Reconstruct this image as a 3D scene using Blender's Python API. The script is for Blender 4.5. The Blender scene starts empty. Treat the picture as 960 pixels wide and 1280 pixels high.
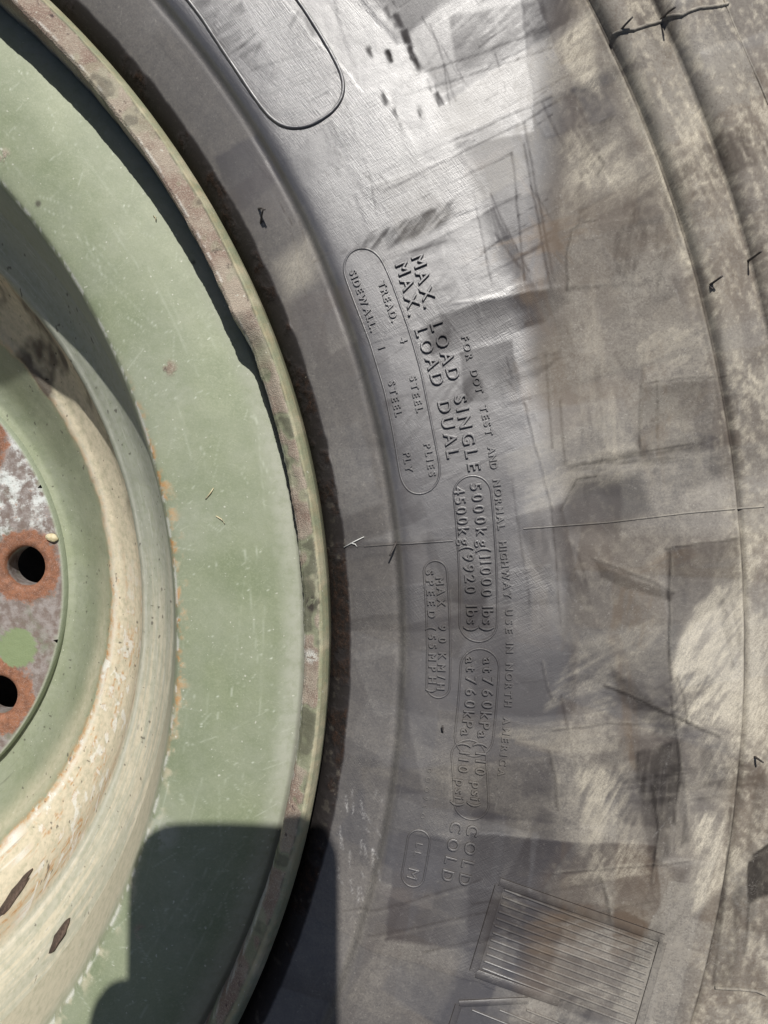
import bpy, bmesh, math, random
import numpy as np
from mathutils import Vector, Matrix

rng = np.random.default_rng(7)
random.seed(7)
scene = bpy.context.scene
COL = scene.collection

# ------------------------------------------------------------------ camera
Z0 = 0.33                                  # height of the rim flange plane above the ground
CAMP = np.array([0.2885, 0.0446, 0.2327])  # relative to the flange plane, wheel axis at 0,0
FPX = 925.0                                # focal length in photo pixels (960 x 1280)
def rotv(w):
    w = np.array(w, float); t = np.linalg.norm(w); k = w / t
    K = np.array([[0, -k[2], k[1]], [k[2], 0, -k[0]], [-k[1], k[0], 0]])
    return np.eye(3) + math.sin(t) * K + (1 - math.cos(t)) * K @ K
RC = rotv((0.0155, 0.0191, 0.0))           # world -> camera
cam_d = bpy.data.cameras.new('camera'); cam = bpy.data.objects.new('camera', cam_d); COL.objects.link(cam)
cam_d.sensor_fit = 'VERTICAL'; cam_d.sensor_height = 36.0; cam_d.lens = FPX / 1280 * 36.0
cam_d.clip_start = 0.005; cam_d.clip_end = 200
M = Matrix([list(r) for r in RC.T]).to_4x4()
M.translation = Vector((CAMP[0], CAMP[1], CAMP[2] + Z0))
cam.matrix_world = M
scene.camera = cam

# ------------------------------------------------------------------ light
SUNV = np.array([0.05, 0.70, 1.0]); SUNV = SUNV / np.linalg.norm(SUNV)
elev = math.asin(SUNV[2])
world = bpy.data.worlds.new('World'); scene.world = world; world.use_nodes = True
wt = world.node_tree
bg = wt.nodes['Background']
sky = wt.nodes.new('ShaderNodeTexSky'); sky.sky_type = 'NISHITA'; sky.sun_disc = False
sky.dust_density = 2.0; sky.air_density = 1.0; sky.sun_elevation = elev; sky.sun_rotation = math.atan2(SUNV[0], SUNV[1])
wt.links.new(sky.outputs[0], bg.inputs['Color']); bg.inputs['Strength'].default_value = 0.05
sun_d = bpy.data.lights.new('sun', 'SUN'); sun = bpy.data.objects.new('sun', sun_d); COL.objects.link(sun)
sun_d.energy = 5.0; sun_d.angle = math.radians(0.53); sun_d.color = (1.0, 0.965, 0.91)
sun.rotation_euler = Vector(SUNV).to_track_quat('Z', 'Y').to_euler(); sun.location = (0.5, 1.5, 3)
vs = scene.view_settings
vs.view_transform = 'Standard'; vs.look = 'None'; vs.exposure = 0.0; vs.gamma = 1.0; vs.use_curve_mapping = False

# ------------------------------------------------------------------ profiles (r, z); z relative to the flange plane
TY = np.array([(.2700, -.0300), (.2748, -.0160), (.2770, -.0090), (.2800, -.0045), (.2835, -.0020), (.2900, .0012), (.2965, .0038),
               (.2988, .0050), (.3022, .0082), (.3200, .0110), (.3400, .0135), (.3600, .0158), (.3800, .0181), (.3980, .0201),
               (.4150, .0210), (.4300, .0208), (.4450, .0195)])
WELL = np.array([(.1285, -.1570), (.1320, -.1570), (.1360, -.1560), (.1440, -.1500), (.1540, -.1380), (.1645, -.1250), (.1720, -.1205), (.1820, -.1100),
                 (.1880, -.0970), (.1912, -.0860), (.1930, -.0790), (.1950, -.0740), (.1990, -.0700), (.2070, -.0620), (.2150, -.0480)])
BAND = np.array([(.2130, -.0530), (.2186, -.0330), (.2216, -.0220), (.2235, -.0171), (.2262, -.0149), (.2350, -.0130), (.2450, -.0122), (.2540, -.0128), (.2600, -.0138),
                 (.2640, -.0148), (.2674, -.0160)])
def smooth_prof(P, n):
    # Catmull-Rom resample of a polyline by arc length
    P = np.asarray(P); d = np.r_[0, np.cumsum(np.hypot(*np.diff(P, axis=0).T))]
    Q = np.vstack([2 * P[0] - P[1], P, 2 * P[-1] - P[-2]])
    out = []
    for s in np.linspace(0, d[-1], n):
        i = min(np.searchsorted(d, s, 'right') - 1, len(P) - 2); t = (s - d[i]) / (d[i + 1] - d[i])
        p0, p1, p2, p3 = Q[i:i + 4]
        out.append(.5 * (2 * p1 + (p2 - p0) * t + (2 * p0 - 5 * p1 + 4 * p2 - p3) * t * t + (3 * p1 - p0 - 3 * p2 + p3) * t ** 3))
    return np.array(out)
TYS = smooth_prof(TY, 400)
def tz(r): return np.interp(r, TYS[:, 0], TYS[:, 1])
RZ = np.array([(0.05, -.152), (.1299, -.152)] + [tuple(p) for p in WELL[2:]] + [tuple(p) for p in BAND[1:-1]] + [(.2672, -.018), (.2682, .0), (.2735, .001), (.2757, -.002)])
def zall(r): return np.where(r > .2757, tz(r), np.interp(r, RZ[:, 0], RZ[:, 1]))
def ray(px, py): return RC.T @ np.array([(px - 480) / FPX, (640 - py) / FPX, -1.0])
RELIEF = [None]
def hit(px, py):
    """photo pixel -> point on the wheel (relative to the flange plane)"""
    d = ray(px, py); ts = np.linspace(.15, .5, 1400)
    P = CAMP[None] + ts[:, None] * d[None]; rr_ = np.hypot(P[:, 0], P[:, 1]); g = P[:, 2] - zall(rr_)
    if RELIEF[0] is not None: g = g - np.where(rr_ > .284, RELIEF[0](np.clip(rr_, .27, .444), np.arctan2(P[:, 1], P[:, 0])), 0)
    k = int(np.argmax(g < 0)); 
    if k == 0: k = 1
    a = g[k - 1] / (g[k - 1] - g[k]); return P[k - 1] * (1 - a) + P[k] * a
def pol(px, py):
    p = hit(px, py); return math.hypot(p[0], p[1]), math.atan2(p[1], p[0])

# ------------------------------------------------------------------ numpy noise
_T = rng.random((256, 256))
def vnoise(x, y):
    xi = np.floor(x).astype(int); yi = np.floor(y).astype(int); fx = x - xi; fy = y - yi
    fx = fx * fx * (3 - 2 * fx); fy = fy * fy * (3 - 2 * fy)
    a = _T[xi & 255, yi & 255]; b = _T[(xi + 1) & 255, yi & 255]; c = _T[xi & 255, (yi + 1) & 255]; d = _T[(xi + 1) & 255, (yi + 1) & 255]
    return (a * (1 - fx) + b * fx) * (1 - fy) + (c * (1 - fx) + d * fx) * fy
def fbm(x, y, o=4):
    s = 0; a = .5; t = 0
    for i in range(o):
        s = s + a * vnoise(x * 2 ** i + 17.3 * i, y * 2 ** i + 5.1 * i); t += a; a *= .55
    return s / t
def sstep(a, b, x):
    t = np.clip((x - a) / (b - a), 0, 1); return t * t * (3 - 2 * t)

# ------------------------------------------------------------------ object helpers
def link(name, me, parent=None, mat=None):
    o = bpy.data.objects.new(name, me); COL.objects.link(o)
    if parent is not None: o.parent = parent
    if mat is not None and me is not None: me.materials.append(mat)
    return o
def tag(o, label=None, cat=None, group=None, kind=None):
    if label: o['label'] = label
    if cat: o['category'] = cat
    if group: o['group'] = group
    if kind: o['kind'] = kind
    return o
def set_attr(me, name, arr):
    a = me.attributes.new(name, 'FLOAT_COLOR', 'POINT'); a.data.foreach_set('color', np.ascontiguousarray(arr, np.float32).ravel())
def mesh_from(name, V, F, smooth=True):
    me = bpy.data.meshes.new(name); V = np.asarray(V, np.float32); F = np.asarray(F, np.int32)
    n = F.shape[1]
    me.vertices.add(len(V)); me.vertices.foreach_set('co', V.ravel())
    me.loops.add(F.size); me.loops.foreach_set('vertex_index', F.ravel())
    me.polygons.add(len(F)); me.polygons.foreach_set('loop_start', np.arange(len(F), dtype=np.int32) * n)
    try: me.polygons.foreach_set('loop_total', np.full(len(F), n, np.int32))
    except Exception: pass
    me.update(calc_edges=True); me.validate()
    if smooth: me.polygons.foreach_set('use_smooth', np.ones(len(me.polygons), bool))
    return me
def grid_faces(nr, nt, closed=True):
    i = np.arange(nr - 1)[:, None]; j = np.arange(nt if closed else nt - 1)[None, :]; k = (j + 1) % nt
    return np.stack([i * nt + j + 0 * i, (i + 1) * nt + j, (i + 1) * nt + k, i * nt + k + 0 * i], -1).reshape(-1, 4)
def thetas(lo, hi, n, coarse=2.0):
    lo, hi = math.radians(lo), math.radians(hi)
    m = int((2 * math.pi - (hi - lo)) / math.radians(coarse))
    return np.r_[np.linspace(lo, hi, n, endpoint=False), np.linspace(hi, lo + 2 * math.pi, m, endpoint=False)]
def revolve(name, prof, th, mat, parent, disp=None, paint=None, flip=False):
    prof = np.asarray(prof); R = np.repeat(prof[:, :1], len(th), 1); Z = np.repeat(prof[:, 1:], len(th), 1); T = np.repeat(th[None], len(prof), 0)
    if disp is not None: R, Z = disp(R, Z, T)
    V = np.stack([R * np.cos(T), R * np.sin(T), Z + Z0], -1).reshape(-1, 3)
    F = grid_faces(len(prof), len(th))
    if flip: F = F[:, ::-1]
    me = mesh_from(name, V, F)
    if paint is not None:
        for k, a in paint(R, Z, T).items(): set_attr(me, k, a.reshape(-1, 4))
    return link(name, me, parent, mat)

# ------------------------------------------------------------------ material helpers
class NT:
    def __init__(s, name):
        s.m = bpy.data.materials.new(name); s.m.use_nodes = True; s.t = s.m.node_tree; s.b = s.t.nodes['Principled BSDF']
        s.co = s.t.nodes.new('ShaderNodeTexCoord').outputs['Object']
    def n(s, typ, **kw):
        nd = s.t.nodes.new('ShaderNode' + typ)
        for k, v in kw.items(): setattr(nd, k, v)
        return nd
    def put(s, sock, v):
        if hasattr(v, 'is_output'): s.t.links.new(v, sock)
        elif isinstance(v, (tuple, list)): sock.default_value = tuple(v) if len(v) == 4 or sock.type == 'VECTOR' else tuple(v) + (1,)
        else: sock.default_value = v
    def noise(s, scale, detail=4, rough=.6, vec=None, out='Fac'):
        nd = s.n('TexNoise'); s.put(nd.inputs['Vector'], vec or s.co); nd.inputs['Scale'].default_value = scale
        nd.inputs['Detail'].default_value = detail; nd.inputs['Roughness'].default_value = rough
        return nd.outputs[out]
    def mapv(s, scale=(1, 1, 1), rot=(0, 0, 0), vec=None):
        n0 = s.n('Mapping'); s.put(n0.inputs['Vector'], vec or s.co); n0.inputs['Rotation'].default_value = rot
        nd = s.n('Mapping'); s.put(nd.inputs['Vector'], n0.outputs[0]); nd.inputs['Scale'].default_value = scale
        return nd.outputs[0]
    def math(s, op, a, b=0.0, c=None, clamp=False):
        nd = s.n('Math', operation=op, use_clamp=clamp); s.put(nd.inputs[0], a); s.put(nd.inputs[1], b)
        if c is not None: s.put(nd.inputs[2], c)
        return nd.outputs[0]
    def ramp(s, v, lo, hi, a=0.0, b=1.0):
        nd = s.n('MapRange', interpolation_type='SMOOTHSTEP'); s.put(nd.inputs[0], v)
        for i, x in enumerate((lo, hi, a, b)): nd.inputs[i + 1].default_value = x
        return nd.outputs[0]
    def mix(s, f, a, b):
        nd = s.n('Mix', data_type='RGBA'); s.put(nd.inputs[0], f); s.put(nd.inputs[6], a); s.put(nd.inputs[7], b); return nd.outputs[2]
    def hair(s, scale, rot, width, seed):
        v = s.n('Mapping'); s.put(v.inputs['Vector'], s.mapv(scale, (0, 0, rot))); v.inputs['Location'].default_value = (seed, seed * 1.7, seed * .3)
        n = s.noise(1.0, 2, .55, v.outputs[0]); r = s.math('ABSOLUTE', s.math('SUBTRACT', n, .5))
        gate = s.ramp(s.noise(190 + seed, 2, .5), .52, .64)
        return s.math('MULTIPLY', s.ramp(r, 0, width, 1, 0), gate)
    def attr(s, name):
        nd = s.n('Attribute', attribute_name=name); sp = s.n('SeparateColor'); s.t.links.new(nd.outputs['Color'], sp.inputs[0])
        return sp.outputs[0], sp.outputs[1], sp.outputs[2], nd.outputs['Alpha']
    def bump(s, h, strength, dist, prev=None):
        nd = s.n('Bump'); s.put(nd.inputs['Height'], h); nd.inputs['Strength'].default_value = strength; nd.inputs['Distance'].default_value = dist
        if prev is not None: s.put(nd.inputs['Normal'], prev)
        return nd.outputs[0]
    def done(s, color=None, rough=None, normal=None, **kw):
        if color is not None: s.put(s.b.inputs['Base Color'], color)
        if rough is not None: s.put(s.b.inputs['Roughness'], rough)
        if normal is not None: s.put(s.b.inputs['Normal'], normal)
        for k, v in kw.items(): s.put(s.b.inputs[k.replace('_', ' ')], v)
        return s.m

def rubber_material():
    s = NT('weathered_rubber')
    dust, cream, gloss, dark = s.attr('paint_a'); rust, hatch, warm, pale = s.attr('paint_b')
    n_f = s.noise(2600, 3, .7); n_m = s.noise(420, 5, .65); n_l = s.noise(70, 5, .6)
    st1 = s.noise(1.0, 4, .65, s.mapv((220, 2600, 200), (0, 0, -.35))); st2 = s.noise(1.0, 4, .65, s.mapv((2400, 160, 200), (0, 0, .1)))
    st3 = s.noise(1.0, 6, .75, s.mapv((1900, 380, 200), (0, 0, .55)))
    n_g = s.noise(5200, 2, .6); n_k = s.noise(1500, 4, .7)
    base = s.mix(n_l, (.036, .033, .036), (.060, .055, .058))
    base = s.mix(s.math('MULTIPLY', warm, .8), base, (.118, .084, .056))
    d = s.math('MULTIPLY', dust, s.math('ADD', s.ramp(n_m, .3, .7, .75, 1.1), s.ramp(n_k, .3, .7, -.32, .36)), clamp=True)
    col = s.mix(d, base, s.mix(n_l, (.196, .180, .158), (.245, .224, .192)))
    c = s.math('MULTIPLY', cream, s.math('ADD', s.ramp(n_f, .3, .7, .45, .95), s.ramp(st3, .3, .7, -.30, .30)), clamp=True)
    col = s.mix(c, col, (.50, .455, .365))
    sp = s.ramp(s.noise(1100, 2, .5), .66, .76)
    col = s.mix(s.math('MULTIPLY', sp, s.math('ADD', s.math('MULTIPLY', dust, .25), .08)), col, (.5, .47, .42))
    rcol = s.mix(s.ramp(n_m, .35, .7), (.012, .010, .009), s.mix(s.ramp(n_f, .45, .7), (.026, .014, .009), (.080, .042, .024)))
    rcol = s.mix(s.ramp(s.noise(900, 3, .6), .70, .78), rcol, (.30, .25, .19))
    col = s.mix(rust, col, rcol)
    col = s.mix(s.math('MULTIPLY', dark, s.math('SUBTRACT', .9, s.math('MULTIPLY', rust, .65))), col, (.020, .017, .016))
    hl = s.math('ADD', s.hair((900, 120, 100), .5, .012, 3.1), s.math('ADD', s.hair((150, 1000, 100), .2, .012, 7.7), s.hair((500, 500, 100), 1.1, .007, 12.3)), clamp=True)
    col = s.mix(s.math('MULTIPLY', hl, s.math('ADD', .06, s.math('MULTIPLY', dust, .3))), col, (.42, .40, .36))
    col = s.mix(s.math('MULTIPLY', pale, s.ramp(n_k, .35, .6)), col, (.42, .41, .40))
    rg = s.math('SUBTRACT', .70, s.math('MULTIPLY', gloss, .23))
    rg = s.math('ADD', rg, s.math('ADD', s.math('MULTIPLY', s.math('SUBTRACT', n_m, .5), .10), s.math('MULTIPLY', s.math('SUBTRACT', n_k, .5), .16)))
    rg = s.math('ADD', rg, s.math('MULTIPLY', s.math('ADD', dust, s.math('MULTIPLY', rust, .8)), .22), clamp=True)
    b = s.bump(n_g, .34, .00007); b = s.bump(n_f, .14, .00016, b)
    b = s.bump(st1, .10, .0003, b); b = s.bump(n_m, .10, .0004, b)
    hs = s.math('MULTIPLY', hatch, s.math('ADD', s.noise(1.0, 3, .6, s.mapv((260, 3400, 200), (0, 0, .9))), s.noise(1.0, 3, .6, s.mapv((220, 2600, 200), (0, 0, -.45)))))
    b = s.bump(hs, .35, .0003, b)
    b = s.bump(s.math('MULTIPLY', rust, n_m), .6, .0010, b)
    return s.done(col, rg, b, Specular_IOR_Level=s.math('MULTIPLY', s.math('ADD', .18, s.math('MULTIPLY', gloss, .82)), s.math('SUBTRACT', 1.0, s.math('MULTIPLY', dark, .7))), IOR=1.88)

def paint_material():
    s = NT('faded_olive_paint')
    scr, cream, rust, grey = s.attr('paint_a'); orange, white, deep, dirt = s.attr('paint_b')  # dirt: dirt marks plus shade painted on the upper well wall
    n_f = s.noise(2200, 3, .7); n_m = s.noise(330, 5, .65); n_l = s.noise(55, 5, .6)
    col = s.mix(s.ramp(n_l, .3, .7), (.184, .217, .130), (.244, .273, .176))
    col = s.mix(s.ramp(n_m, .55, .8, 0, .5), col, (.31, .34, .245)); n_k = s.noise(1300, 4, .7); col = s.mix(s.ramp(n_k, .45, .75, 0, .35), col, (.36, .38, .26)); col = s.mix(s.ramp(n_k, .25, .5, .25, 0), col, (.13, .152, .085))
    col = s.mix(s.math('MULTIPLY', deep, .8), col, (.115, .142, .078))
    col = s.mix(s.math('MULTIPLY', grey, s.ramp(n_m, .25, .6, .55, 1)), col, (.34, .355, .29))
    col = s.mix(s.math('MULTIPLY', cream, s.ramp(n_m, .25, .6, .6, 1.0)), col, s.mix(n_m, (.50, .43, .30), (.66, .60, .46)))
    col = s.mix(s.math('MULTIPLY', orange, s.ramp(n_m, .38, .6), clamp=True), col, (.42, .22, .075))
    rc = s.mix(s.ramp(n_f, .45, .75, 0, .7), s.mix(s.ramp(n_l, .4, .6), (.235, .165, .130), (.34, .285, .225)), (.52, .47, .38))
    rc = s.mix(s.ramp(n_m, .6, .72), rc, (.075, .05, .045))
    col = s.mix(rust, col, rc)
    col = s.mix(s.math('MULTIPLY', white, s.ramp(n_f, .3, .55, .4, 1)), col, (.70, .70, .64))
    hl = s.math('ADD', s.hair((700, 90, 100), .9, .010, 2.1), s.math('ADD', s.hair((120, 800, 100), .4, .010, 5.7), s.hair((420, 420, 100), 1.1, .006, 9.3)), clamp=True)
    col = s.mix(s.math('MULTIPLY', hl, .22), col, (.56, .58, .46))
    col = s.mix(scr, col, (.56, .60, .50))
    col = s.mix(dirt, col, (.05, .042, .035))  # dirt marks; this channel also carries shade painted on the upper well wall
    sp = s.ramp(s.noise(700, 1, .5), .73, .80)
    col = s.mix(s.math('MULTIPLY', sp, .55), col, (.62, .62, .54))
    rg = s.math('ADD', .50, s.math('MULTIPLY', s.math('ADD', cream, s.math('ADD', rust, grey)), .3), clamp=True)
    b = s.bump(n_m, .25, .0003); b = s.bump(n_f, .3, .00012, b)
    b = s.bump(s.math('MULTIPLY', s.math('ADD', rust, s.math('MULTIPLY', cream, .5)), n_f), .8, .0005, b)
    return s.done(col, rg, b, Specular_IOR_Level=.4)

def disc_material():
    s = NT('rusty_disc')
    hole, zinc, spot, edge = s.attr('paint_a')
    n_f = s.noise(1800, 3, .7); n_m = s.noise(260, 5, .65); n_l = s.noise(60, 5, .6); n_x = s.noise(120, 6, .7)
    grime = s.mix(s.ramp(n_m, .35, .65), (.15, .115, .10), (.26, .235, .225))
    grime = s.mix(s.ramp(n_l, .5, .75), grime, (.155, .185, .125))
    wz = s.math('MULTIPLY', zinc, s.ramp(s.math('ADD', s.math('MULTIPLY', n_x, .7), s.math('MULTIPLY', n_m, .3)), .46, .60, 0, .85))
    col = s.mix(wz, grime, s.mix(n_m, (.50, .55, .56), (.72, .74, .72)))
    col = s.mix(s.math('MULTIPLY', zinc, s.ramp(n_m, .6, .7, 0, .8)), col, (.24, .12, .07))
    rr = s.mix(s.ramp(n_m, .3, .7), (.135, .058, .032), (.27, .115, .060)); rr = s.mix(s.ramp(n_f, .5, .7), rr, (.30, .19, .15))
    rm = s.ramp(s.math('ADD', hole, s.math('ADD', s.math('MULTIPLY', s.math('SUBTRACT', n_m, .5), .9), s.math('MULTIPLY', s.math('SUBTRACT', n_x, .5), 1.5))), .32, .62)
    col = s.mix(rm, col, rr)
    col = s.mix(spot, col, s.mix(n_m, (.155, .20, .10), (.20, .25, .135)))
    col = s.mix(edge, col, (.32, .36, .27))
    b = s.bump(n_m, .5, .0008); b = s.bump(n_f, .5, .0003, b)
    return s.done(col, .72, b)

def simple(name, c1, c2, scale, rough=.7, bump=.4, dist=.0005, **kw):
    s = NT(name); n = s.noise(scale, 5, .65)
    return s.done(s.mix(s.ramp(n, .3, .7), c1, c2), rough, s.bump(n, bump, dist), **kw)

M_RUB = rubber_material(); M_PAINT = paint_material(); M_DISC = disc_material()
M_BARK = simple('bark', (.045, .028, .020), (.11, .075, .055), 900, .85)
M_STRAW = simple('straw', (.45, .38, .22), (.66, .60, .42), 700, .7)
M_LINT = simple('lint', (.55, .55, .52), (.75, .75, .72), 900, .8)
M_DARK = simple('dark_steel', (.015, .013, .012), (.03, .025, .022), 200, .9)
M_GROUND = simple('dry_ground', (.16, .13, .09), (.25, .21, .155), 30, .95, .8, .02)
M_PHONE = simple('phone_body', (.02, .02, .022), (.03, .03, .032), 50, .35, .05)
M_GLASS = simple('phone_glass', (.006, .006, .008), (.010, .010, .012), 50, .08, .02)
M_SKIN = simple('skin', (.42, .24, .17), (.50, .30, .22), 120, .5, .2, .0004, Subsurface_Weight=.08)
M_CLOTH = simple('dark_cloth', (.03, .035, .05), (.05, .055, .075), 900, .9, .6, .0006)

# ================================================================== SETTING
bm = bmesh.new(); bmesh.ops.create_grid(bm, x_segments=60, y_segments=60, size=40)
for v in bm.verts:
    d = v.co.length
    if d > 2: v.co.z = .03 * math.sin(v.co.x * 1.3) * math.cos(v.co.y * .9) - .02
me = bpy.data.meshes.new('ground'); bm.to_mesh(me); bm.free()
tag(link('ground', me, None, M_GROUND), 'dry bare earth under the wheel', 'ground', kind='structure')

# ================================================================== WHEEL
wheel = link('truck_wheel', None)
tag(wheel, 'faded olive green truck wheel with worn black tyre lying flat, rusty bolt holes', 'wheel')

# ---- stains and wear painted over the tyre, as masks in wheel coordinates
TH = thetas(-36, 54, 1130, 3.0)
RR = np.r_[TYS[TYS[:, 0] < .2830][:, 0], np.arange(.2830, .4450, .00043)]
FT, NTH = 1130, len(TH)
Rg = np.repeat(RR[:, None], NTH, 1); Tg = np.repeat(TH[None], len(RR), 0)
Xg, Yg = Rg * np.cos(Tg), Rg * np.sin(Tg)
XW = Xg + .0020 * (fbm(Xg * 110, Yg * 110, 4) - .5); YW = Yg + .0020 * (fbm(Xg * 110 + 40, Yg * 110 + 9, 4) - .5)
fields = {k: np.zeros_like(Rg) for k in ('dust', 'cream', 'gloss', 'dark', 'rust', 'hatch', 'warm', 'pale', 'h')}
def seg_dist(px, py, A, B):
    ab = B - A; t = np.clip(((px - A[0]) * ab[0] + (py - A[1]) * ab[1]) / (ab @ ab + 1e-12), 0, 1)
    return np.hypot(px - A[0] - t * ab[0], py - A[1] - t * ab[1])
def poly_mask(pix, soft=.8, world=False):
    """soft polygon mask; corners given as photo pixels and laid on the sidewall; soft in mm"""
    P = np.array(pix, float) if world else np.array([hit(*p)[:2] for p in pix]); s = soft * .001
    lo = P.min(0) - 2 * s - .002; hi = P.max(0) + 2 * s + .002
    idx = np.nonzero((Xg > lo[0]) & (Xg < hi[0]) & (Yg > lo[1]) & (Yg < hi[1]))
    x, y = XW[idx], YW[idx]; ins = np.zeros(len(x), bool); dm = np.full(len(x), 9.)
    for i in range(len(P)):
        A, B = P[i], P[(i + 1) % len(P)]
        dm = np.minimum(dm, seg_dist(x, y, A, B))
        c = ((A[1] > y) != (B[1] > y)); ins ^= c & (x < (B[0] - A[0]) * (y - A[1]) / (B[1] - A[1] + 1e-15) + A[0])
    sd = np.where(ins, dm, -dm)
    return idx, sstep(-s, s, sd), P
def add(idx, m, **kw):
    for k, v in kw.items(): fields[k][idx] += m * v
def patch(pix, soft=.8, fade=None, world=False, streak=None, amt=.8, **kw):
    idx, m, P = poly_mask(pix, soft, world)
    if streak is not None:                   # fine scrape lines running at this angle (radians, world plane)
        c, q = math.cos(streak), math.sin(streak); u = Xg[idx] * c + Yg[idx] * q; v = Yg[idx] * c - Xg[idx] * q; o = P[0][0] * 977
        st = sstep(.36, .64, .6 * fbm(u * 90 + o, v * 900, 3) + .4 * fbm(u * 260 + o, v * 380 + 3, 4)); m = m * (1 - amt + amt * 1.6 * st)
    if fade is not None:                     # fades out from the first edge towards the far side
        A, B = P[0], P[1]; nrm = np.array([-(B - A)[1], (B - A)[0]]); nrm /= np.linalg.norm(nrm) + 1e-9
        d = np.abs((Xg[idx] - A[0]) * nrm[0] + (Yg[idx] - A[1]) * nrm[1]); L = np.max(np.abs((P - A) @ nrm)) + 1e-9
        m = m * np.clip(1 - d / L * fade, 0, 1)
    add(idx, m, **kw)
def stroke(pix, width, **kw):
    P = np.array([hit(*p)[:2] for p in pix]); w = width * .001
    lo = P.min(0) - 3 * w - .002; hi = P.max(0) + 3 * w + .002
    idx = np.nonzero((Xg > lo[0]) & (Xg < hi[0]) & (Yg > lo[1]) & (Yg < hi[1]))
    d = np.full(len(idx[0]), 9.)
    for i in range(len(P) - 1): d = np.minimum(d, seg_dist(Xg[idx] * .5 + XW[idx] * .5, Yg[idx] * .5 + YW[idx] * .5, P[i], P[i + 1]))
    m = np.exp(-(d / w) ** 2) * (.55 + .9 * fbm(Xg[idx] * 700, Yg[idx] * 700, 2) - .2)
    add(idx, m, **kw)
F_ = fields
nz = fbm(Xg * 60, Yg * 60, 5); nz2 = fbm(Xg * 190 + 9, Yg * 190, 4); nz3 = fbm(Xg * 26 + 3, Yg * 26 + 8, 4)
deg = np.degrees(np.arctan2(np.sin(Tg), np.cos(Tg)))
main = sstep(.2988, .3000, Rg) * (1 - sstep(.343, .352, Rg)); outer = sstep(.343, .352, Rg); sh = sstep(.392, .398, Rg)
# the dull / shiny limit wanders along the sidewall
sa = fbm((Xg * .80 + Yg * .60) * 420, (Yg * .80 - Xg * .60) * 70, 5); sb = fbm(Rg * 380, Tg * 22, 5); sc = fbm(Rg * 90, Tg * 60, 4)
F_["dust"] += .19 + .20 * outer + .16 * sh + .22 * (nz - .5) + .15 * (sa - .5) - .10 * main + .14 * (1 - sstep(.2975, .2990, Rg))
F_['gloss'] += .36 + .50 * main * sstep(-4, 10, deg) - .22 * outer - .12 * sh
F_['warm'] += np.clip(.28 * outer + .55 * sh + .6 * (nz3 - .42) * (.3 + outer), 0, 1)
fine = fbm(Xg * 700, Yg * 700, 4)
F_['cream'] += sh * sstep(.44, .66, sb * .35 + sa * .25 + fine * .4) * .58 + outer * sstep(.50, .70, sa * .4 + fine * .6) * .14
F_['h'] += .0007 * (nz3 - .5) + .00025 * (nz - .5)
for pix, g in (([(440, 300), (540, 258), (570, 300), (470, 345)], -.35), ([(500, 340), (560, 318), (580, 380), (520, 400)], -.25), ([(470, 420), (560, 400), (570, 460), (480, 480)], -.22), ([(480, 500), (600, 470), (640, 560), (500, 590)], -.4),
               ([(300, 70), (380, 10), (400, 40), (330, 110)], -.3), ([(230, 0), (300, 0), (330, 60), (290, 80)], -.5), ([(620, 500), (655, 480), (660, 640), (630, 600)], .2), ([(590, 360), (640, 340), (660, 360), (600, 374)], .2), ([(500, 600), (640, 570), (650, 650), (500, 690)], -.3), ([(560, 20), (680, 0), (690, 60), (570, 90)], -.25)):
    patch(pix, .8, .3, streak=rng.uniform(.4, 1.2), amt=.5, gloss=g, dark=max(0, -g * .25))
# random overlapping smears, roughly along and across the sidewall
for i in range(230):
    r0 = rng.uniform(.284, .44); t0 = math.radians(rng.uniform(-22, 40)); L = rng.uniform(.008, .034); W = rng.uniform(.004, .018)
    if r0 < .2988 and rng.random() < .5: continue
    a = t0 + rng.normal(0, .16) + (math.pi / 2 if rng.random() < .45 else 0)
    u = np.array([math.cos(a), math.sin(a)]); v = np.array([-u[1], u[0]]); c = np.array([r0 * math.cos(t0), r0 * math.sin(t0)])
    sk = rng.normal(0, .25)
    P = [c - u * L - v * W, c + u * L - v * (W * (1 + sk)), c + u * L * .9 + v * W, c - u * L * .95 + v * W * (1 - sk)]
    if rng.random() < .5: P = P[2:] + P[:2]
    k = 1 if r0 < .345 else 1.5
    patch(P, rng.uniform(.25, .9), rng.uniform(.5, 1.0), True, dust=rng.normal(0, .15) * k, gloss=rng.normal(0, .17 if r0 > .345 else .24), warm=rng.normal(0, .12) * k,
          h=rng.normal(0, .00005) if r0 > .345 else 0, hatch=max(0, rng.normal(0, .35)), dark=max(0, rng.normal(0, .06)))
for i in range(150):                                       # scuffs with scrape lines on the outer sidewall and shoulder
    r0 = rng.uniform(.340, .436); t0 = math.radians(rng.uniform(-20, 30)); L = rng.uniform(.005, .022); W = rng.uniform(.002, .008)
    a = t0 + rng.choice([0.0, .5, 1.0, 1.57, 1.57]) + rng.normal(0, .15); u = np.array([math.cos(a), math.sin(a)]); v = np.array([-u[1], u[0]]); c = np.array([r0 * math.cos(t0), r0 * math.sin(t0)])
    P = [c + u * L * x + v * W * y for x, y in ((-1, rng.normal(-.6, .3)), (rng.normal(0, .2), -1), (1, rng.normal(-.4, .3)), (rng.normal(.9, .1), rng.normal(.5, .3)), (0, 1), (-.8, rng.normal(.6, .3)))]
    q = rng.random(); kw = dict(cream=rng.uniform(.06, .24)) if q < .36 else dict(dark=rng.uniform(.05, .20), dust=-.1) if q < .68 else dict(warm=rng.uniform(.2, .5), dust=-.12) if q < .85 else dict(dust=.25)
    patch(P, rng.uniform(.3, 1.2), None, True, streak=a + rng.normal(0, .1), amt=rng.uniform(.5, 1.0), **kw)
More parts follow.
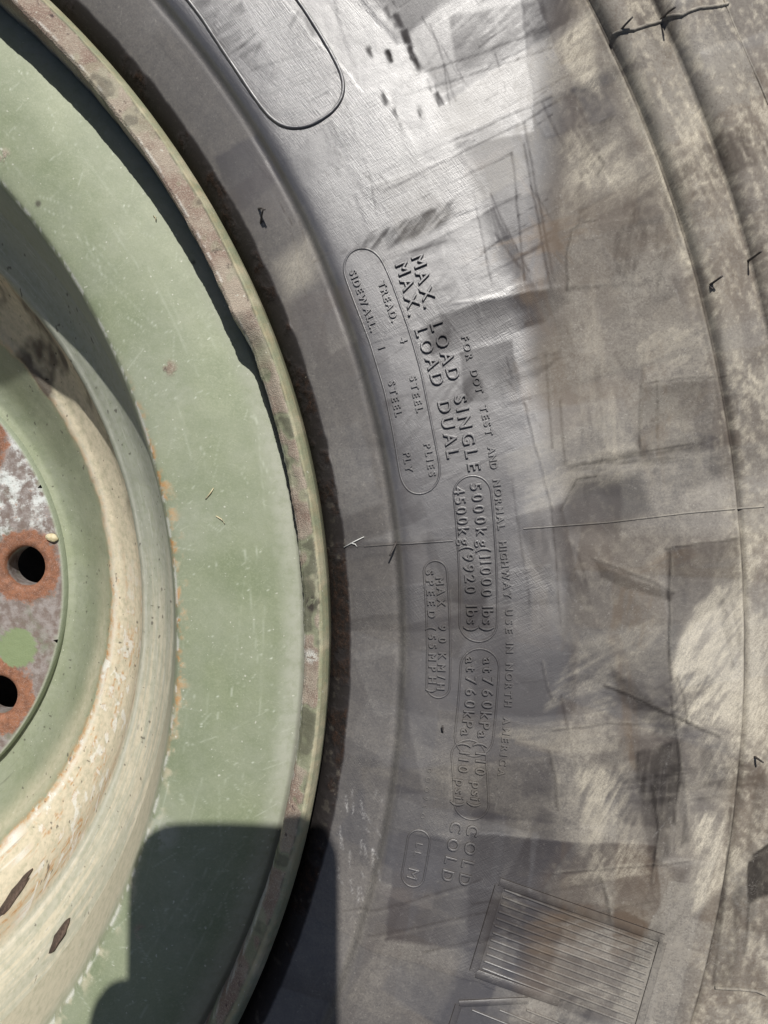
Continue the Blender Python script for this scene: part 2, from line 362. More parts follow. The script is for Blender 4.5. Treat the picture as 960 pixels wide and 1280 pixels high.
# the larger marks one can pick out
patch([(200, -15), (700, -15), (682, 150), (676, 300), (700, 360), (655, 450), (650, 640), (520, 650), (470, 480), (432, 330), (330, 150)], 7.0, gloss=.45, dust=-.30, warm=-.6, cream=-.5, hatch=.18)
patch([(690, -20), (705, 130), (690, 250), (705, 365), (760, 380), (900, 380), (890, 200), (770, -20)], 9, dust=.12, gloss=-.2, warm=.15)
patch([(530, 398), (600, 378), (690, 362), (712, 376), (680, 402), (600, 428), (540, 445)], .8, .45, dark=.30, gloss=-.62, dust=.05, hatch=.6)
patch([(575, 440), (640, 426), (652, 490), (582, 506)], .6, .3, dark=.25, gloss=-.6)
patch([(425, 318), (520, 268), (572, 248), (562, 278), (480, 312)], 1.2, .3, streak=.9, amt=.6, dark=.3, gloss=-.6)
patch([(560, 380), (700, 355), (704, 362), (600, 378)], .5, dust=.18, gloss=.1, h=.0001)
patch([(655, 540), (690, 640), (700, 760), (640, 600), (640, 500)], 1.0, .3, dust=.16, gloss=.15)
patch([(708, 362), (716, 284), (736, 276), (842, 268), (868, 345)], .35, .7, dust=.14, gloss=.08, h=.00025)
patch([(652, 480), (800, 478), (805, 560), (660, 560)], 1.5, .6, warm=.3, dust=.05)
patch([(700, 580), (880, 548), (882, 566), (830, 582), (720, 600)], 1.6, .5, streak=.15, amt=.8, dark=.45, gloss=-.1)
patch([(714, 602), (800, 590), (815, 640), (760, 668), (694, 660)], 2.2, .3, dark=.5, dust=-.3)
patch([(800, 484), (885, 474), (890, 520), (805, 530)], 1.0, .8, dark=.4, warm=.3)
patch([(832, 684), (922, 672), (925, 745), (880, 770), (850, 800), (838, 850)], .8, .5, dark=.36, dust=-.2)
patch([(742, 702), (842, 742), (838, 752), (752, 722)], .6, dark=.5, warm=.3)
patch([(700, 720), (760, 715), (850, 790), (835, 900), (770, 880), (700, 800)], 2.5, .3, dark=.22)
patch([(925, 725), (898, 738), (862, 775), (842, 830), (850, 905), (940, 905), (945, 780)], 2.2, streak=1.0, amt=.6, cream=.85, dust=.3)
patch([(870, 760), (900, 740), (858, 830), (838, 852)], 1.2, streak=1.0, amt=.5, cream=.7)
patch([(930, 780), (965, 770), (965, 930), (930, 910)], 2, streak=1.2, amt=.5, cream=.8)
patch([(795, 940), (850, 925), (862, 1050), (815, 1085), (800, 1000)], 1.0, .4, streak=1.5, amt=.5, dark=.6)
patch([(720, 960), (790, 960), (775, 1090), (735, 1095)], 2.5, .4, streak=1.1, amt=.9, cream=.5, dust=.1)
patch([(760, 830), (850, 905), (842, 925), (772, 880)], .8, .5, dark=.4)
patch([(868, 1020), (900, 1010), (920, 1080), (868, 1140)], 2.0, streak=1.2, amt=.8, cream=.75)
patch([(690, 60), (716, 32), (735, 20), (744, 80), (752, 120), (718, 95)], 1.6, streak=.6, amt=.4, cream=.8)
patch([(700, 190), (770, 170), (790, 225), (715, 245)], 3.5, streak=.7, amt=.8, cream=.35, dust=.1)
patch([(775, 90), (800, 110), (850, 240), (868, 330), (850, 330), (815, 200)], 2.5, streak=-1.1, amt=.8, cream=.6)
patch([(840, 80), (870, 140), (920, 300), (905, 300), (860, 180)], 2.5, streak=-1.1, amt=.8, cream=.4)
patch([(345, 330), (385, 300), (392, 350), (362, 372)], 4, cream=.45, dust=.25)
patch([(590, 1090), (840, 1165), (800, 1290), (560, 1290)], 3, dust=-.22, cream=-.45, warm=-.15)
patch([(650, 1180), (690, 1180), (700, 1290), (640, 1290)], 3, warm=.2)
patch([(905, 1000), (960, 960), (960, 1180), (915, 1200)], 3, streak=1.6, amt=.8, warm=.8, dark=.2)
patch([(935, 1075), (965, 1050), (965, 1115), (936, 1125)], .8, dark=.75)
patch([(900, 1120), (930, 1100), (918, 1230), (885, 1230)], 2, warm=.6, dark=.3)
patch([(500, 640), (560, 620), (650, 640), (650, 700), (560, 720), (500, 700)], 3, dust=-.06, gloss=.05)
patch([(390, 480), (470, 455), (492, 600), (415, 620)], 1.0, .7, dust=.06)
patch([(430, 700), (500, 690), (498, 770), (430, 776)], 1.0, .7, dark=.16)
patch([(430, 776), (500, 766), (502, 780), (430, 790)], .5, .5, dark=.3)
patch([(480, 955), (560, 955), (560, 1075), (470, 1080)], .6, .5, dark=.13)
patch([(600, 960), (690, 950), (692, 1065), (600, 1080)], .7, .5, dark=.16, dust=-.06)
patch([(430, 940), (480, 950), (470, 1085), (440, 1080)], .9, .6, dark=.15, hatch=.8)
patch([(400, 100), (180, 30), (190, 0), (420, 60)], 4, gloss=.2)
for pts, w_, dk in (([(755, 858), (790, 872), (830, 890), (862, 906), (898, 922)], .5, .7), ([(846, 848), (855, 875), (858, 905)], .35, .5), ([(686, 940), (694, 975), (698, 1012)], .6, .45), ([(750, 1098), (758, 1125), (762, 1152)], .6, .6),
                    ([(690, 1092), (770, 1086), (862, 1078)], .3, .35), ([(690, 915), (760, 905), (800, 908)], .3, .3), ([(815, 985), (822, 1040), (812, 1105)], .4, .5), ([(838, 870), (850, 960), (842, 1030)], .3, .4), ([(936, 1078), (934, 1130), (930, 1190)], .5, .6), ([(940, 1068), (962, 1054)], .5, .7),
                    ([(912, 1010), (908, 1080), (900, 1160), (890, 1230)], .5, .4), ([(676, 830), (682, 860), (690, 880)], .3, .3), ([(740, 700), (775, 712), (812, 726), (842, 742)], .5, .4), ([(838, 690), (836, 760), (838, 850)], .35, .5), ([(832, 686), (880, 678), (922, 674)], .35, .4),
                    ([(708, 365), (707, 320), (714, 290), (726, 278), (745, 275)], .4, .5), ([(800, 482), (798, 530), (800, 560)], .35, .4), ([(802, 480), (850, 474), (905, 470)], .3, .35), ([(655, 505), (668, 560), (690, 640)], .3, .25), ([(700, 640), (720, 600), (745, 596)], .4, .4), ([(748, 195), (756, 205), (746, 220)], .4, .6)):
    stroke(pts, w_, dark=dk, h=-.00012)
    stroke([(x + 3, y - 3) for x, y in pts], w_ * .8, dust=.25, cream=.12, h=.00010)
for q in range(26):                                        # pale rub marks near the foot of the sidewall
    x, y = rng.uniform(420, 480), rng.uniform(985, 1110); stroke([(x, y), (x + rng.normal(2, 3), y + rng.uniform(3, 22))], .25, pale=.5)
for a, b in (((480, 240), (655, 152)), ((500, 262), (640, 192)), ((655, 152), (692, 352)), ((640, 192), (656, 350)), ((590, 240), (616, 362)), ((480, 215), (690, 120)), ((505, 120), (690, 60)), ((520, 95), (700, 30)),
             ((462, 215), (470, 270)), ((470, 330), (560, 300)), ((655, 180), (688, 360)), ((700, 500), (705, 580)), ((682, 440), (690, 560)), ((640, 600), (662, 760)), ((690, 640), (700, 780)), ((804, 440), (800, 560)), ((820, 470), (822, 548)),
             ((300, 60), (345, 20)), ((310, 90), (400, 60)), ((330, 120), (420, 90)), ((560, 600), (640, 560)), ((700, 870), (720, 960)), ((590, 1130), (760, 1100)), ((430, 1140), (600, 1100)), ((460, 1170), (610, 1140)), ((530, 1190), (820, 1125))):
    stroke([a, b], .35, dark=.22, gloss=-.3, h=-.00003)
    stroke([(a[0] + 5, a[1] + 4), (b[0] + 5, b[1] + 4)], .4, dust=.14)
for k in range(110):                                       # families of fine scrape lines across the shine
    x, y = rng.uniform(330, 680), rng.uniform(0, 480); a = rng.choice([-.45, -.45, -.6, 1.3, 1.0]) + rng.normal(0, .06); L = rng.uniform(20, 110)
    stroke([(x, y), (x + L * math.cos(a), y + L * math.sin(a))], rng.uniform(.16, .4), gloss=rng.choice([-.4, -.3, .2]), dark=rng.uniform(0, .07))
for k in range(34):                                        # blocky tread print rubbed into the shine
    s = rng.integers(0, 3); x = 480 + s * -17 + rng.integers(0, 14) * 4.5 ; y = [5, 32, 52][s] + (x - [480, 463, 446][s]) * 1.9 + rng.normal(0, 3)
    x += rng.normal(0, 3)
    patch([(x, y), (x + 7, y - 3), (x + 13, y + 13), (x + 6, y + 16)], .7, streak=-1.0, amt=.9, dark=.20, gloss=-.35)
for k in range(70):                                        # fine cracks
    x, y = rng.uniform(400, 480), rng.uniform(120, 250); stroke([(x, y), (x + rng.uniform(4, 14), y + rng.uniform(6, 20))], .2, dark=.3)
for k in range(260):                                       # hair scratches
    x, y = rng.uniform(430, 960), rng.uniform(0, 1280); a = rng.normal(1.0, .5) if rng.random() < .7 else rng.uniform(0, 3.1); L = rng.uniform(6, 40)
    stroke([(x, y), (x + L * math.cos(a), y + L * math.sin(a))], .16, pale=rng.uniform(.06, .22) if x > 640 else .08, dust=.05)
# rust crust where the bead meets the rim
bw = np.interp(deg, [-40, -18, 0, 12, 30, 50], [.2824, .2826, .2824, .2820, .2818, .2816])
bead = 1 - sstep(bw - .0005, bw + .0005, Rg + .0010 * (nz2 - .5))
crust = bead * sstep(.40, .60, nz2 * .6 + nz * .4 + np.interp(deg, [-30, -12, 2, 10, 50], [-.14, .0, .12, -.02, -.10]))
F_['rust'] += crust; F_['dust'] *= (1 - .85 * bead); F_['cream'] *= (1 - bead); F_['dark'] += bead * 1.0; F_['dust'] *= (1 - bead); F_['warm'] *= (1 - bead); F_['gloss'] *= (1 - .6 * bead)
F_['cream'] += bead * sstep(.66, .76, fbm(Xg * 420 + 7, Yg * 420, 3)) * sstep(16, 4, deg) * .7
F_['h'] += crust * .0010 * (fbm(Xg * 500, Yg * 500, 4) - .5)
# moulded relief: foot step, two shoulder steps
F_['h'] += .0009 * np.exp(-((Rg - .2990) / .0006) ** 2) - .0003 * np.exp(-((Rg - .2972) / .0008) ** 2)
F_['gloss'] += .5 * np.exp(-((Rg - .2990) / .0009) ** 2) * sstep(5, 20, deg); F_['dust'] += .15 * np.exp(-((Rg - .2992) / .0010) ** 2)
r3 = pol(850, 280)[0]; r4 = pol(900, 220)[0]; r5 = pol(940, 90)[0]
up = sstep(2, 19, deg)
def step(r0, hgt, run): return hgt * (1 - np.exp(-np.clip(Rg - r0, 0, 1) / (run * .36))) * (Rg > r0)
F_['h'] += step(r3 + .0004, .0032 * up + .0006, .0036) - .0007 * np.exp(-((Rg - r3 - .0002) / .0005) ** 2) + .0004 * np.exp(-((Rg - r3 + .0009) / .0007) ** 2)
F_['h'] += step(r4 + .0004, .0042 * up, .0048) - .0006 * np.exp(-((Rg - r4 - .0002) / .0005) ** 2) * up - .0042 * up * sstep(.003, .02, Rg - r4) - .0026 * up * sstep(.004, r4 - r3 - .001, Rg - r3)
F_['h'] -= .0005 * np.exp(-((Rg - r5) / .0005) ** 2) * up
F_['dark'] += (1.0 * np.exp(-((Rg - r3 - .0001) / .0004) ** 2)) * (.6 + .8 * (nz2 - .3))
edge_in = sstep(.270, .2765, Rg)
for k in F_:
    if k != 'h': F_[k] = np.clip(F_[k], 0, 1)
fields = F_
def sample(k, r, t):
    """look a field up at polar positions inside the finely sampled range"""
    i = np.clip(np.interp(r, RR, np.arange(len(RR))), 0, len(RR) - 1.001); j = np.clip((np.asarray(t) - TH[0]) / (TH[1] - TH[0]), 0, FT - 2.001)
    i0 = i.astype(int); j0 = j.astype(int); fi = i - i0; fj = j - j0; A = fields[k]
    return (A[i0, j0] * (1 - fi) + A[i0 + 1, j0] * fi) * (1 - fj) + (A[i0, j0 + 1] * (1 - fi) + A[i0 + 1, j0 + 1] * fi) * fj
def sz(r, t):
    r = np.asarray(r, float); t = np.asarray(t, float); return tz(r) + sample('h', r, t)
RELIEF[0] = lambda r, t: sample('h', r, t)
# ---- tyre mesh: fine upper sidewall, then shoulder, tread, lower side and bore
low = np.array([(.470, .016), (.500, .008), (.525, -.004), (.538, -.030), (.542, -.09), (.542, -.210), (.538, -.268), (.520, -.300), (.490, -.318), (.440, -.3295), (.400, -.327), (.340, -.312), (.300, -.300), (.275, -.290), (.262, -.270), (.262, -.24)])
head = np.c_[RR, tz(RR)]
prof = np.vstack([head, low])
def tyre_disp(R, Z, T):
    Z = Z.copy(); Z[:len(RR)] += fields['h']; return R, Z
def tyre_paint(R, Z, T):
    a = np.zeros(R.shape + (4,)); b = np.zeros(R.shape + (4,)); n = len(RR)
    for q, k in enumerate(('dust', 'cream', 'gloss', 'dark')): a[:n, :, q] = fields[k]; a[n:, :, q] = (.4, .1, .2, 0)[q]
    for q, k in enumerate(('rust', 'hatch', 'warm', 'pale')): b[:n, :, q] = fields[k]; b[n:, :, q] = (0, 0, .4, 0)[q]
    return {'paint_a': a, 'paint_b': b}
tyre = revolve('tyre', prof, TH, M_RUB, wheel, tyre_disp, tyre_paint)
tag(tyre, 'worn dusty black rubber tyre with raised load lettering')

def rub_attrs(me, r, t, dark=None, extra_dust=None):
    a = np.stack([sample(k, r, t) for k in ('dust', 'cream', 'gloss', 'dark')], -1); b = np.stack([sample(k, r, t) for k in ('rust', 'hatch', 'warm', 'pale')], -1)
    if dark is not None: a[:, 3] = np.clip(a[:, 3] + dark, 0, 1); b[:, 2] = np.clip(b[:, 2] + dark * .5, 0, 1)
    if extra_dust is not None: a[:, 0] = np.clip(a[:, 0] + extra_dust, 0, 1)
    set_attr(me, 'paint_a', a); set_attr(me, 'paint_b', b)

# ---- moulded words
GLY = {}
def glyph(ch, fat):
    if (ch, fat) in GLY: return GLY[(ch, fat)]
    cu = bpy.data.curves.new('glyph', 'FONT'); cu.body = ch; cu.size = 1.0; cu.resolution_u = 3; cu.extrude = .05; cu.bevel_depth = .034; cu.bevel_resolution = 1; cu.offset = fat
    ob = bpy.data.objects.new('glyph', cu); COL.objects.link(ob)
    dg = bpy.context.evaluated_depsgraph_get(); dg.update(); me = bpy.data.meshes.new_from_object(ob.evaluated_get(dg))
    V = np.empty(len(me.vertices) * 3, np.float32); me.vertices.foreach_get('co', V); V = V.reshape(-1, 3).copy()
    F = [tuple(p.vertices) for p in me.polygons]
    bpy.data.objects.remove(ob); bpy.data.curves.remove(cu); bpy.data.meshes.remove(me)
    x0, x1 = V[:, 0].min(), V[:, 0].max(); V[:, 0] -= (x0 + x1) / 2
    V[:, 2] = (V[:, 2] - V[:, 2].min()) / max(1e-6, np.ptp(V[:, 2]))
    GLY[(ch, fat)] = (V, F, x1 - x0); return GLY[(ch, fat)]
CAP = .73
def word(txt, p0, p1, hpx, raise_mm=.8, fat=-.010, wide=1.0, dark=.75, rr=None):
    """raised word on the tyre running from pixel p0 to p1 (middle of the letters), outward side up"""
    r0, t0 = pol(*p0); r1, t1 = pol(*p1); H = hpx * .000228; VV, FF, DK, off = [], [], [], 0
    if rr is not None: r0 = r1 = rr
    ws = [glyph(c, fat)[2] for c in txt]; sz_ = H / CAP * wide
    arc = (t0 - t1) * (r0 + r1) / 2; tot = sum(ws) * sz_
    if len(txt) > 1:
        gap = (arc - tot) / (len(txt) - 1)
        if gap < .12 * sz_: k = max(.5, (arc - .12 * sz_ * (len(txt) - 1)) / tot); sz_ *= k; gap = (arc - sum(ws) * sz_) / (len(txt) - 1)
    else: gap = 0
    pos = 0 if len(txt) > 1 else arc / 2 - ws[0] * sz_ / 2
    for c, w in zip(txt, ws):
        V, F, _ = glyph(c, fat); cx = pos + w * sz_ / 2; f = cx / max(arc, 1e-6)
        rm = r0 + (r1 - r0) * f; jr = rng.normal(0, .00006)
        s_ = cx + V[:, 0] * sz_; r = rm + (V[:, 1] - CAP / 2) * (H / CAP) + jr; t = t0 - s_ / rm
        z = sz(r, t) - .00025 + V[:, 2] * (raise_mm * .001 + .00025)
        VV.append(np.stack([r * np.cos(t), r * np.sin(t), z + Z0, r, t, V[:, 2]], -1)); FF += [tuple(i + off for i in f_) for f_ in F]; off += len(V)
        pos += w * sz_ + gap
    A = np.vstack(VV); me = bpy.data.meshes.new('raised_word'); me.from_pydata(A[:, :3].tolist(), [], FF); me.update()
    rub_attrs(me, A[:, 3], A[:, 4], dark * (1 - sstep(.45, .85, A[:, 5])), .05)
    o = link('raised_word', me, tyre, M_RUB); o['label'] = 'raised word reading ' + txt; return o
rA = pol(558, 440)[0]
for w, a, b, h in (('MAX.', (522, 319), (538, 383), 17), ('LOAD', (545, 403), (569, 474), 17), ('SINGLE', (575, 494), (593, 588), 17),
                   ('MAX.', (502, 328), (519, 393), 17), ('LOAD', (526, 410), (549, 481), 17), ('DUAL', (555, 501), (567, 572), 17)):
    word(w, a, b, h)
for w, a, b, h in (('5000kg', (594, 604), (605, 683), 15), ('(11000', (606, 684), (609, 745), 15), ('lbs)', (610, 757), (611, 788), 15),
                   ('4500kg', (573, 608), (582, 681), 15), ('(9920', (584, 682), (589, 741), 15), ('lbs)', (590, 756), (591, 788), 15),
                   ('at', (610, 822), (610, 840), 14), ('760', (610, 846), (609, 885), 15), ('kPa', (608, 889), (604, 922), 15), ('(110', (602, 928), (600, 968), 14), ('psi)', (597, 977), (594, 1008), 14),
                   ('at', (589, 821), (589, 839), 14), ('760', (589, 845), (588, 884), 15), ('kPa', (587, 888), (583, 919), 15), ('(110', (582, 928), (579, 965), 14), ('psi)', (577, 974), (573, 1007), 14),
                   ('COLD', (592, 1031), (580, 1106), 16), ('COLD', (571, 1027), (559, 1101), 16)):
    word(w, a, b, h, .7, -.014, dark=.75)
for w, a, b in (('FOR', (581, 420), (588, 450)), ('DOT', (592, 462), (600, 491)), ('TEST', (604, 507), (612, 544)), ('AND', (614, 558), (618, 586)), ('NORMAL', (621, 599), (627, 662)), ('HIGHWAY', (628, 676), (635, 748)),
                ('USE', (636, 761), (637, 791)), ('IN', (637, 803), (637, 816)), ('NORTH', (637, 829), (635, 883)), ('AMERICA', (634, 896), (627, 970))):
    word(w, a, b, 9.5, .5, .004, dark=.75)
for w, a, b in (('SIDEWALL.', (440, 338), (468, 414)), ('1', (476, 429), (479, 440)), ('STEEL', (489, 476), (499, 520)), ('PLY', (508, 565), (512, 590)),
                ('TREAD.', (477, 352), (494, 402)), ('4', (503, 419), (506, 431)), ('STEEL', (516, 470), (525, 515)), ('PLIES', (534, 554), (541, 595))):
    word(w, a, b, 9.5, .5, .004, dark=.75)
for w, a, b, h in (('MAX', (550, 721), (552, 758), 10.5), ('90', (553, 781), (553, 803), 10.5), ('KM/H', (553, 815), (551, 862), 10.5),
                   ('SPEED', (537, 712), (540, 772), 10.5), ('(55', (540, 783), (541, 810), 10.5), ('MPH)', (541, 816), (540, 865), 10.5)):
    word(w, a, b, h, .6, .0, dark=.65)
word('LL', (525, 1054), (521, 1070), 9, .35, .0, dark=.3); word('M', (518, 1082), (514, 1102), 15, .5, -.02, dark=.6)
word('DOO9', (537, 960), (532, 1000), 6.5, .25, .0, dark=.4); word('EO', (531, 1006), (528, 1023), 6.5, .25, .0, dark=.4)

# ---- raised beads: tubes that follow the surface
def bead_strip(name, pts_rt, half, height, parent=tyre, closed=False, dark=.6, dustx=.0, label=None, seg=7):
    P = np.array(pts_rt, float); n = len(P); rm = P[:, 0].mean()
    Q = np.c_[P[:, 0] * np.cos(P[:, 1]), P[:, 0] * np.sin(P[:, 1])]
    T = (np.roll(Q, -1, 0) - np.roll(Q, 1, 0)) if closed else np.gradient(Q, axis=0)
    T /= np.linalg.norm(T, axis=1)[:, None] + 1e-12; Nn = np.c_[-T[:, 1], T[:, 0]]
    VV = []
    for k in range(seg):
        u = -1 + 2 * k / (seg - 1); w = half * (1 + .08 * rng.normal(0, 1, n)) if k not in (0, seg - 1) else half
        q = Q + Nn * (u * (w if np.ndim(w) else half))[:, None] if np.ndim(w) else Q + Nn * u * half
        r = np.hypot(q[:, 0], q[:, 1]); t = np.arctan2(q[:, 1], q[:, 0]); hh = height * math.sqrt(max(0, 1 - u * u))
        VV.append(np.stack([q[:, 0], q[:, 1], sz(r, t) - .00012 + hh + Z0, r, t, np.full(n, math.sqrt(max(0, 1 - u * u)))], -1))
    A = np.stack(VV, 0).reshape(-1, 6)
    F = grid_faces(seg, n, closed)[:, ::-1]
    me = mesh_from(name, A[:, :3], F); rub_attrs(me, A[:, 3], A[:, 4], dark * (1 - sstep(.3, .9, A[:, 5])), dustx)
    o = link(name, me, parent, M_RUB)
    if label: o['label'] = label
    return o
def resample_rt(P, n, closed=True):
    P = np.array(P); 
    if closed: P = np.vstack([P, P[:1]])
    Q = np.c_[P[:, 0] * np.cos(P[:, 1]), P[:, 0] * np.sin(P[:, 1])]; d = np.r_[0, np.cumsum(np.hypot(*np.diff(Q, axis=0).T))]
    s = np.linspace(0, d[-1], n, endpoint=not closed); X = np.interp(s, d, Q[:, 0]); Y = np.interp(s, d, Q[:, 1])
    for _ in range(6):
        if closed: X = (np.roll(X, 1) + 2 * X + np.roll(X, -1)) / 4; Y = (np.roll(Y, 1) + 2 * Y + np.roll(Y, -1)) / 4
    return np.c_[np.hypot(X, Y), np.arctan2(Y, X)]
def stadium(pt_top, pt_bot, pt_l, pt_r, n=26):
    """capsule outline in wheel polar coordinates from its two tips and two sides"""
    t_top = pol(*pt_top)[1]; t_bot = pol(*pt_bot)[1]; ri = pol(*pt_l)[0]; ro = pol(*pt_r)[0]; rt = pol(*pt_top)[0]; rb = pol(*pt_bot)[0]
    hw = (ro - ri) / 2; rm0 = (rt); rm1 = (rb); out = []
    a0 = t_top - hw / rt; a1 = t_bot + hw / rb
    for k in range(n + 1):
        f = math.pi * k / n; out.append((rm0 - hw * math.cos(f), a0 + hw / rt * math.sin(f)))
    m = 50
    for k in range(1, m): g = k / m; out.append((rm0 + (rm1 - rm0) * g + hw, a0 + (a1 - a0) * g))
    for k in range(n + 1):
        f = math.pi * k / n; out.append((rm1 + hw * math.cos(f), a1 - hw / rb * math.sin(f)))
    for k in range(1, m): g = k / m; out.append((rm1 + (rm0 - rm1) * g - hw, a1 + (a0 - a1) * g))
    return out
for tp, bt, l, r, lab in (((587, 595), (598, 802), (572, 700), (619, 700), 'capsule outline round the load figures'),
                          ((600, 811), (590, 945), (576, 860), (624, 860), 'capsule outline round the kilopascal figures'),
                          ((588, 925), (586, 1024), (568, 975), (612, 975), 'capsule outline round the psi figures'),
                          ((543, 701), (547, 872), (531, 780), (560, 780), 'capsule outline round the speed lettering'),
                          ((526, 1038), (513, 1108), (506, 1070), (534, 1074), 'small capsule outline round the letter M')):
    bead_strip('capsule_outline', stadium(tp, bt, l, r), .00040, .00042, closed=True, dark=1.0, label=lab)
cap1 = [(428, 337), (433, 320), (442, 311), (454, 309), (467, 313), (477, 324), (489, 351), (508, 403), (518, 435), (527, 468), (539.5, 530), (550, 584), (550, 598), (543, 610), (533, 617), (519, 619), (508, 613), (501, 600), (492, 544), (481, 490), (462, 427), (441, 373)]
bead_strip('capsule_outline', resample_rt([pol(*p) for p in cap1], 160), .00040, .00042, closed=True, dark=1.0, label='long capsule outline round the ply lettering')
# large raised outline of a pad: inner arc, rounded corners, outer arc, closed beyond the frame
vis = [(235, 0), (252, 22), (270, 50), (292, 83), (312, 113), (328, 136), (340, 150), (352, 158), (367, 161), (384, 159), (402, 150), (417, 139), (428, 125), (431, 110), (427, 92), (415, 68), (397, 38), (383, 16), (372, 0)]
pv = np.array([pol(*p) for p in vis])
tend = math.radians(53.0)
extra_o = [(pv[-1][0] + 0 * k, pv[-1][1] + (tend - pv[-1][1]) * k / 12) for k in range(1, 13)]
extra_i = [(pv[0][0], tend + (pv[0][1] - tend) * k / 12) for k in range(0, 12)]
rowp = list(map(tuple, pv)) + extra_o + [((pv[0][0] + pv[-1][0]) / 2, tend + .01)] + extra_i
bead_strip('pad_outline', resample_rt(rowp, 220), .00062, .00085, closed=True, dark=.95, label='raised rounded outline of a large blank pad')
def seam(pts, half=.00035, height=.0004, n=60, **kw):
    P = [pol(*p) for p in pts]; P = resample_rt(P, n, False); P[:, 0] += rng.normal(0, .00003, n); bead_strip('mould_seam', P, half, height, **kw)
seam([(455, 683), (500, 680), (566, 676)], dark=.9); seam([(654, 661), (760, 653), (860, 641), (955, 633)], dark=.75, dustx=.25); seam([(395, 686), (455, 683)], .0002, .00025, dark=.5)
seam([(764, 46), (792, 38), (812, 31), (830, 24), (852, 20), (872, 11), (910, 5)], .00055, .0009, dark=0, dustx=.6)
seam([(893, 1234), (925, 1236), (945, 1238), (957, 1243)], .0005, .0008, dark=.4, dustx=.4)
seam([(905, 0), (930, 60), (948, 100), (960, 130)], .0003, .0004, dark=.3, dustx=.4)

# ---- ribbed panels near the shoulder
def flat_bar(name, a, b, wpx, height, ext=0, **kw):
    P = [hit(*a), hit(*b)]; A, B = P[0][:2], P[1][:2]
    n = 34; f = np.linspace(0, 1, n)[:, None]; Q = A + (B - A) * f
    bead_strip(name, np.c_[np.hypot(Q[:, 0], Q[:, 1]), np.arctan2(Q[:, 1], Q[:, 0])], wpx * .000215 / 2, height, **kw)
def frame_bar(a, b, wpx):
    A, B = hit(*a)[:2], hit(*b)[:2]; n = 40; f = np.linspace(0, 1, n)[:, None]; Q = A + (B - A) * f; d = (B - A) / np.linalg.norm(B - A); N_ = np.array([-d[1], d[0]]); h = wpx * .000215 / 2
    VV = []
    for u, hh in ((-1.06, -.0001), (-1, .00032), (-.9, .00040), (.9, .00040), (1, .00032), (1.06, -.0001)):
        q = Q + N_ * (u * h); r = np.hypot(q[:, 0], q[:, 1]); t = np.arctan2(q[:, 1], q[:, 0]); VV.append(np.stack([q[:, 0], q[:, 1], sz(r, t) + hh + Z0, r, t, np.full(n, 1.0 if abs(u) < .95 else 0)], -1))
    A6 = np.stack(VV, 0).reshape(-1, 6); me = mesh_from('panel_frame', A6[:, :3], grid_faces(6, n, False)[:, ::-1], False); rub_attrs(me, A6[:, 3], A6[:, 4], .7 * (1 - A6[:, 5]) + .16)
    link('panel_frame', me, tyre, M_RUB)
c1, c2, c3, c4 = np.array((624., 1102)), np.array((829., 1173)), np.array((592., 1214)), np.array((797., 1287))
frame_bar(c1, c2, 12); frame_bar(c1 + (0, 5), c3, 12); frame_bar(c3 + (3, 2), (698, 1252), 12); frame_bar(c2 + (-1, 4), c4, 10)
for k in range(1, 13):
    f = k / 12.6; a = c1 + (c3 - c1) * f + (9, 1); b = c2 + (c4 - c2) * f + (-9, -1)
    if b[1] > 1292: b = a + (b - a) * (1292 - a[1]) / (b[1] - a[1])
    flat_bar('panel_rib', a, b, 4.2, .0006, dark=.75, dustx=.05)
frame_bar((574, 1254), (660, 1250), 9); frame_bar((573, 1256), (562, 1290), 9)
for k in range(3): flat_bar('panel_rib', (590 + 34 * k, 1262), (640 + 34 * k, 1282), 3.6, .0006, dark=.9)

# ---- vent spews (thin rubber hairs left by the mould) and a nub
def tube(name, pts, rads, mat, parent=None, seg=8, attrs=True):
    P = np.array(pts, float); n = len(P); T = np.gradient(P, axis=0); VV = []
    for i in range(n):
        t = Vector(T[i]).normalized(); a = t.orthogonal().normalized(); b = t.cross(a)
        for k in range(seg):
            f = 2 * math.pi * k / seg; VV.append(P[i] + rads[i] * (np.array(a) * math.cos(f) + np.array(b) * math.sin(f)))
    F = [(i * seg + k, i * seg + (k + 1) % seg, (i + 1) * seg + (k + 1) % seg, (i + 1) * seg + k) for i in range(n - 1) for k in range(seg)]
    me = mesh_from(name, VV, F); bm = bmesh.new(); bm.from_mesh(me); bmesh.ops.holes_fill(bm, edges=[e for e in bm.edges if e.is_boundary]); bm.to_mesh(me); bm.free()
    if attrs: set_attr(me, 'paint_a', np.tile((.05, 0, .3, .55), (len(me.vertices), 1))); set_attr(me, 'paint_b', np.tile((0, 0, .3, 0), (len(me.vertices), 1)))
    return link(name, me, parent, mat)
def above(px, py, h):
    """point h above the wheel surface on the sight line through a pixel"""
    p = hit(px, py); d = ray(px, py); q = p - d * (h / abs(d[2])); return np.array([q[0], q[1], q[2] + Z0])
def hair(p0, p1, h=.0035, tick=None):
    a = above(*p0, -.0006); b = above(*p1, h); m = (a + b) / 2 + np.array([0, 0, .0008])
    tube('vent_spew', [a, a * .7 + m * .3, m, m * .4 + b * .6, b], [.00042, .00036, .0003, .0003, .00026], M_RUB, tyre)
    if tick: tube('vent_spew', [above(*p0, -.0004), above(*tick, .0006)], [.0003, .0002], M_RUB, tyre)
hair((770, 45), (791, 21)); hair((825, 25), (844, 9)); hair((886, 357), (903, 345), tick=(891, 361)); hair((934, 327), (952, 314)); hair((326, 280), (329, 261), .004, None); hair((323, 261), (331, 262), .0042)
hair((496, 677), (487, 695)); hair((942, 945), (954, 953)); hair((553, 916), (553, 907), .002)

